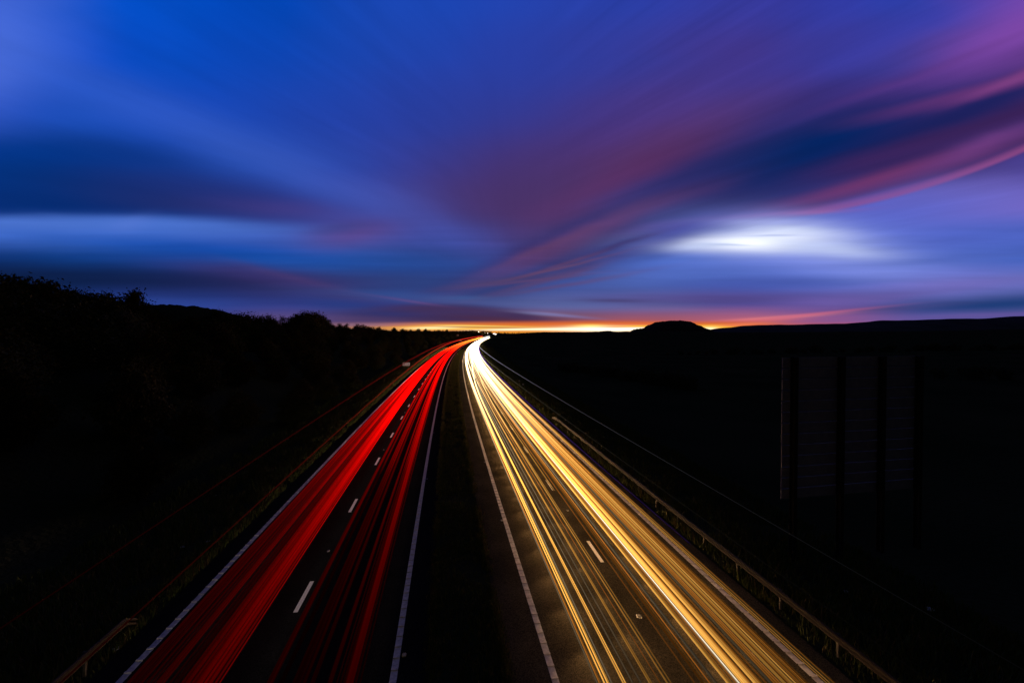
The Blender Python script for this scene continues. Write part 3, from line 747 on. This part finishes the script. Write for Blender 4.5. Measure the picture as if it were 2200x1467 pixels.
def patch(o0, o1, y0, y1, n, scale=1.0, edge=0.0):
    out = []
    while len(out) < n:
        t = random.random(); Y = y0*(y1/y0)**t; o = random.uniform(o0, o1)
        if edge and random.random() < .5: o = (o0 if random.random() < .5 else o1)+random.gauss(0, edge)
        nz = noise.noise(Vector((o*.7, Y*.5, 3)))
        if nz < -.25 and random.random() < .7: continue
        p = road(Y, o, 0); s = scale*(1+Y/60.0)*(1+.5*nz)
        z = -.06 if -14 < o < 12.5 else terrain(o, Y)
        out.append(((p.x, p.y, z), s))
    return out
grass('central_grass', patch(-1.25, .95, 8, 260, 42000, 1, .10), M['grass'], 'rough grass of the central reservation between the carriageways', .05, .13)
grass('central_dry_grass', patch(-1.3, 1.0, 8, 200, 12000, 1.2, .08), M['dry'], 'dry straw-coloured blades among the central grass', .06, .16, .006)
grass('left_verge_grass', patch(-17, -10.8, 12, 300, 42000, 1.3), M['grass'], 'rough grass of the left verge', .08, .22)
grass('left_verge_dry_grass', patch(-16, -10.8, 12, 300, 12000, 1.4), M['dry'], 'dry blades in the left verge', .08, .25, .007)
grass('right_verge_grass', patch(10.65, 19, 8, 300, 52000, 1.3), M['grass'], 'rough grass of the right verge and slope', .08, .24)
grass('right_verge_dry_grass', patch(10.7, 18, 8, 300, 14000, 1.4), M['dry'], 'dry blades in the right verge', .08, .28, .007)

# ------------------------------------------------------------------ trees
def tree_proto(name, H, Wd, seed, clumps, per, leaf, low=.25, flat=False, trunk_r=.16, ground_skirt=False):
    rnd = random.Random(seed); e = empty(name); t = MB()
    t.tube([(0, 0, -.6), (.05, .02, H*.25), (.1, -.08, H*.5), (.02, .05, H*.78)], [trunk_r*1.3, trunk_r, trunk_r*.7, trunk_r*.25], 7)
    cl = []
    for i in range(clumps):
        while True:
            x, y, z = rnd.uniform(-1, 1), rnd.uniform(-1, 1), rnd.uniform(-1, 1)
            if x*x+y*y+z*z < 1: break
        r0 = rnd.uniform(.75, 1.12)
        if flat: zz = H*(.86+.12*z)-abs(x)*H*.06
        else: zz = H*(low+(1-low)*(z*.5+.5)*r0)
        wd = Wd*.5*(1 if flat else (1.0-.35*max(0, z)))
        cl.append(Vector((x*wd*r0, y*wd*r0, zz)))
    for c in cl[::3]:
        s0 = Vector((.05, 0, H*rnd.uniform(.22, .55))); md = s0.lerp(c, .55)+Vector((0, 0, -.05*H))
        t.tube([s0, md, c], [trunk_r*.38, trunk_r*.2, .02], 4)
    t.build('trunk', M['bark'], e)
    v = []; f = []
    for c in cl:
        cs = Wd*rnd.uniform(.07, .15)
        for j in range(per):
            d = Vector((rnd.gauss(0, 1), rnd.gauss(0, 1), rnd.gauss(0, .8)))*cs*.6; p = c+d
            a = Vector((rnd.gauss(0, 1), rnd.gauss(0, 1), rnd.gauss(0, 1))).normalized(); b_ = a.orthogonal().normalized(); s = leaf*rnd.uniform(.5, 1.4)
            n = len(v); v += [tuple(p-a*s), tuple(p+b_*s*.5), tuple(p+a*s), tuple(p-b_*s*.5)]; f.append((n, n+1, n+2, n+3))
        for j in range(3):   # bare twigs poking out
            d = (c-Vector((0, 0, H*.5))).normalized(); p = c+d*cs*.4; q = p+(d+Vector((rnd.gauss(0, .35), rnd.gauss(0, .35), rnd.gauss(0, .35))))*Wd*.10
            sd = d.orthogonal().normalized()*.02*Wd*.2; n = len(v); v += [tuple(p-sd), tuple(p+sd), tuple(q)]; f.append((n, n+1, n+2))
    me = bpy.data.meshes.new('crown'); me.from_pydata(v, [], f); me.update(); me.materials.append(M['leaf'])
    o = bpy.data.objects.new('crown', me); COL.objects.link(o); o.parent = e
    return e
protos = [tree_proto('broadleaf_tree', 7.5, 7.0, 1, 150, 72, .17, .12), tree_proto('broadleaf_tree', 7.0, 6.0, 2, 140, 72, .16, .1), tree_proto('broadleaf_tree', 8.2, 6.4, 3, 145, 68, .17, .15),
          tree_proto('broadleaf_tree', 6.2, 7.4, 4, 145, 68, .16, .08)]
bush = tree_proto('hedge_bush', 3.2, 4.2, 6, 60, 26, .12, .02, trunk_r=.07)
umb = tree_proto('lone_tree', 9.0, 8.5, 7, 46, 26, .22, flat=True, trunk_r=.3)
farp = tree_proto('far_tree', 8.0, 6.5, 8, 34, 14, .45, .15, trunk_r=.3)
used = set()
def place(proto, x, y, z, s, label, cat, grp=None, rz=None, sz=None):
    if id(proto) in used: o = copy_tree(proto)
    else: o = proto; used.add(id(proto))
    o.location = (x, y, z); o.rotation_euler = (0, 0, random.uniform(0, 6.28) if rz is None else rz); o.scale = (s, s, s if sz is None else sz)
    return tag(o, label, cat, grp)
def zland(o, Y): return terrain(o, Y)
gT = 'trees of the dark wooded left bank'; lbT = 'dark leafy tree merging into the black wooded bank left of the road'
def skyline(px):   # wanted height of the tree line in picture rows at the horizon, as angles of the real wood
    P = [(-300, 600), (0, 612), (60, 622), (100, 632), (205, 636), (215, 648), (250, 640), (310, 650), (340, 668), (450, 672), (478, 668), (520, 675), (545, 684), (575, 684), (592, 693), (610, 684), (640, 684), (668, 675), (690, 684), (712, 696), (760, 698), (830, 707), (1040, 712), (1100, 714)]
    for (a, b_), (c, d) in zip(P, P[1:]):
        if a <= px <= c: return b_+(d-b_)*(px-a)/(c-a)
    return 714
HP = [7.6, 7.1, 8.3, 6.3]
Y = 9.0; cnt = 0
while Y < 900:                        # lower trees on the slope
    for o in (-19, -24, -30, -36):
        oo = o+random.uniform(-2.5, 2.5); YY = Y+random.uniform(-2, 2)+(-o)*.12
        p = road(YY, oo)
        if abs(p.x) > p.y*1.3+10: continue
        zb = terrain(oo, YY); px = CX+FOC*p.x/p.y; top = CAMH+(716-skyline(px))/FOC*p.y; i = cnt % 4; cnt += 1
        s = max(.3, min(1.5, (top-zb)/HP[i]*{-19: .34, -24: .5, -30: .68, -36: .82}[o]*random.uniform(.85, 1.05)))
        place(protos[i], p.x, p.y, zb-.2, s*random.uniform(.95, 1.15), lbT, 'tree', gT, sz=s)
    Y += 5.2+Y*.055
px = -120.0
while px < 1010:                      # the trees that stand along the crest of the bank
    for oo, f_ in ((-46, 1.0), (-42, .97), (-39, .85)):
        oo += random.uniform(-2, 2); bx = (px+random.uniform(-6, 6)-CX)/FOC
        lo, hi = 5.0, 1500.0           # where this bearing meets the crest row
        for _ in range(40):
            md = (lo+hi)/2
            if road(md, oo).x > bx*road(md, oo).y: lo, hi = lo, md
            else: lo = md
            if abs(hi-lo) < .05: break
        # bearing is left of the row when near, right of it when far
        p = road(hi, oo)
        lo, hi = 5.0, 1500.0
        for _ in range(50):
            md = (lo+hi)/2; q = road(md, oo)
            if q.x/max(q.y, .1) < bx: lo = md
            else: hi = md
        p = road(hi, oo); zb = terrain(oo, hi); i = cnt % 4; cnt += 1
        if p.y > 1100 or p.y < 8: continue
        top = CAMH+(716-skyline(px))/FOC*p.y
        s = max(.3, min(1.9, (top-zb)/HP[i]*f_*random.uniform(.80, 1.12)))
        if 300 < px < 470: s *= .75
        place(protos[i], p.x, p.y, zb-.2, s*random.uniform(.95, 1.1), lbT, 'tree', gT, sz=s)
    px += 17 if px < 780 else 12
# lone flat-topped trees on the crest
for px, top, w, d, lb in ((812, 702.5, 14, 330, 'leftmost lone tree with a thin flat crown on the crest'), (846, 704.5, 17, 330, 'round-headed lone tree on the crest, middle of three'), (866, 706.5, 15, 345, 'rightmost thin lone tree on the crest against the yellow sky'),
        (899, 707, 16, 420, 'broad dark tree on the crest in front of the glowing gap'), (914, 707.3, 12, 430, 'smaller tree beside the broad dark one on the crest')):
    z = CAMH+(716-top)/FOC*d; s = w/FOC*d/8.5; pr = umb if w in (14, 15) else protos[0]
    x = (px-CX)/FOC*d; hgt = 9.0*s if pr is umb else 7.5*s*.9
    place(pr, x, d, z-hgt, s*.92, lb, 'tree')
# hedges and bushes of the right-hand fields
hb = 'dark hedge bush in a field boundary right of the road'; gH = 'hedge bushes of the right-hand fields'
for px, Yd, s in [(1210+i*17+random.uniform(-4, 4), 150-i*3.2+random.uniform(-3, 3), random.uniform(.9, 1.35)) for i in range(17)]: place(bush, (px-CX)/FOC*Yd, Yd, -3.0, s, hb, 'bush', gH)
for i in range(66): place(bush, 90+i*4.6+random.uniform(-2.5, 2.5), 260+i*1.3+random.uniform(-3, 3), -2.7, random.choice([.5, .7, .9, 1.2, 1.6])*random.uniform(.85, 1.15), hb, 'bush', gH)
for i in range(26): place(bush, 120+i*3.8+random.uniform(-2, 2), 126-i*.6+random.uniform(-2, 2), -2.8, random.uniform(.8, 1.3), hb, 'bush', gH)
# far row of small trees on the skyline right of the vanishing point
for i in range(40):
    px = 1066+i*4.1+random.uniform(-1.5, 1.5); d = 1500+random.uniform(-60, 60); top = 714.6-random.choice([0, 0, .6, 1.4, 2.0])*(1 if px < 1120 else .5)
    z = CAMH+(716-top)/FOC*d; s = random.uniform(.55, .95); place(farp, (px-CX)/FOC*d, d, z-8*s, s, 'tiny tree of the far skyline row under the sunset glow', 'tree', 'far skyline row of trees', sz=s)
for i in range(46):
    px = 905+i*3.3+random.uniform(-1, 1); d = 1000+random.uniform(-80, 80); top = 713 if px < 990 else 708.5-.0*(px)
    if px >= 985: top = 709+abs(px-1012)*.06
    else: top = 711.5+random.uniform(-.6, .8)
    z = CAMH+(716-top)/FOC*d; s = random.uniform(.9, 1.2); place(farp, (px-CX)/FOC*d, d, z-8*s, s*1.2, 'tiny dark tree of the wood left of the vanishing point', 'tree', 'far wood left of the vanishing point', sz=s)

# ------------------------------------------------------------------ hills and far woods
def ridge(name, pts, d, depth, mat, base=0.0, bump=0.0, bs=.1, n=160, kind='structure'):
    """a hill whose crest, seen along the road, follows the listed bearings; full width, depth and slopes"""
    b = MB(); rows = []; x0, x1 = pts[0][0], pts[-1][0]
    K = 13
    for i in range(n):
        px = x0+(x1-x0)*i/(n-1)
        for (a, c), (e_, f_) in zip(pts, pts[1:]):
            if a <= px <= e_: t = (px-a)/(e_-a); t = t*t*(3-2*t)*.5+t*.5; top = c+(f_-c)*t; break
        z = CAMH+(716-top)/FOC*d; x = (px-CX)/FOC*d; r = []
        for j in range(K):
            u = -1+2*j/(K-1); fz = math.cos(u*math.pi/2)**.9
            nz = noise.noise(Vector((x*bs, u*depth*bs, 2)))*bump+noise.noise(Vector((x*bs*3, u*depth*bs*3, 5)))*bump*.5
            r.append(Vector((x*(1+u*depth/d*.5), d+u*depth, base+max(0, z-base)*fz+nz*(.3+.7*fz))))
        rows.append(r)
    b.rings(rows, close=False)
    b.f = [tuple(reversed(f)) for f in b.f]
    o = b.build(name, mat, smooth_=True); return tag(o, kind=kind)
ridge('hill', [(1325, 717), (1352, 715), (1362, 708), (1385, 704.5), (1393, 698), (1410, 692), (1440, 688.6), (1460, 688.3), (1480, 690.5), (1497, 698), (1515, 705.5), (1530, 712), (1545, 717)], 3000, 260, M['hill'], 2, 5.0, .03)
for px, top in ((1362, 707), (1369, 705.6), (1376, 704.6), (1382, 704.4), (1297, 711.2), (1303, 710.6), (1309, 710.9), (1181, 713.2), (1212, 712.8), (1246, 712.9)):
    d = 2300 if px > 1230 else 2000; s = random.uniform(1.0, 1.4); z = CAMH+(716-top)/FOC*d; place(farp, (px-CX)/FOC*d, d, z-8*s, s*1.3, 'tiny silhouetted tree on the far ridge between the road and the round hill', 'tree', 'trees on the far ridge', sz=s)
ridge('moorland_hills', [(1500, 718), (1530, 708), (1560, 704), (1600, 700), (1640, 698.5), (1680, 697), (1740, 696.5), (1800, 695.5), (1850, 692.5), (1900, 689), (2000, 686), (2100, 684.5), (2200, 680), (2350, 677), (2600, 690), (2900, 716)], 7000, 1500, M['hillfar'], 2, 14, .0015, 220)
ridge('far_ridge', [(1100, 716.5), (1160, 713.5), (1230, 713.2), (1288, 712.6), (1294, 710.9), (1312, 711.0), (1320, 712.5), (1380, 712), (1600, 714), (1900, 712), (2300, 706), (2700, 716)], 2300, 300, M['wood'], 0, 2.0, .02, 260)
ridge('wooded_hill', [(200, 700), (262, 668), (300, 657), (350, 654.5), (400, 657), (440, 661), (470, 666), (500, 675), (540, 688), (600, 702), (760, 712)], 460, 90, M['wood'], 4, 2.0, .12, 200)
ridge('near_ridge', [(640, 716), (720, 706), (780, 707.5), (860, 711), (940, 712.5), (1000, 712.0), (1060, 715), (1120, 718)], 1080, 120, M['wood'], 0, 1.2, .05, 160)

# lamps of vehicles far down the road, and one reflective dot given a glow
for px, py, w, h, mt, lb in ((1028.5, 712.8, 1.8, 1.8, 'lamp', 'bright starry far-off lamp, leftmost above the vanishing point'), (1040, 714.2, 5.0, 1.6, 'lampw', 'elongated far-off lamp, second above the vanishing point'),
        (1047.8, 716, 1.4, 1.4, 'lampw', 'tiny round far-off lamp, third above the vanishing point'), (1063, 717.4, 8.0, 2.4, 'lampw', 'largest oblong far-off lamp, right above the vanishing point'), (1003, 725.6, 1.2, 1.2, 'lampw', 'small far-off glowing dot on the dark bank above the red streaks')):
    d = 960.0; x = (px-CX)/FOC*d; z = CAMH+(716-py)/FOC*d
    e = empty('distant_lamp', (x, d, z)); tag(e, lb, 'lamp'); b = MB()
    a_, c_ = w/FOC*d/2, h/FOC*d/2; tilt = R(-12)
    b.rings([[Vector((math.cos(t)*a_*q*math.cos(tilt)-math.sin(t)*c_*q*math.sin(tilt), y, math.cos(t)*a_*q*math.sin(tilt)+math.sin(t)*c_*q*math.cos(tilt))) for t in [k*math.pi/6 for k in range(12)]] for y, q in ((0, .6), (.3, 1), (.8, .6))])
    b.build('lens', M[mt], e)
    b = MB(); b.tube([(0, .9, -6), (0, .9, .2)], [.1, .08], 6); b.build('mast', M['signpost'], e)
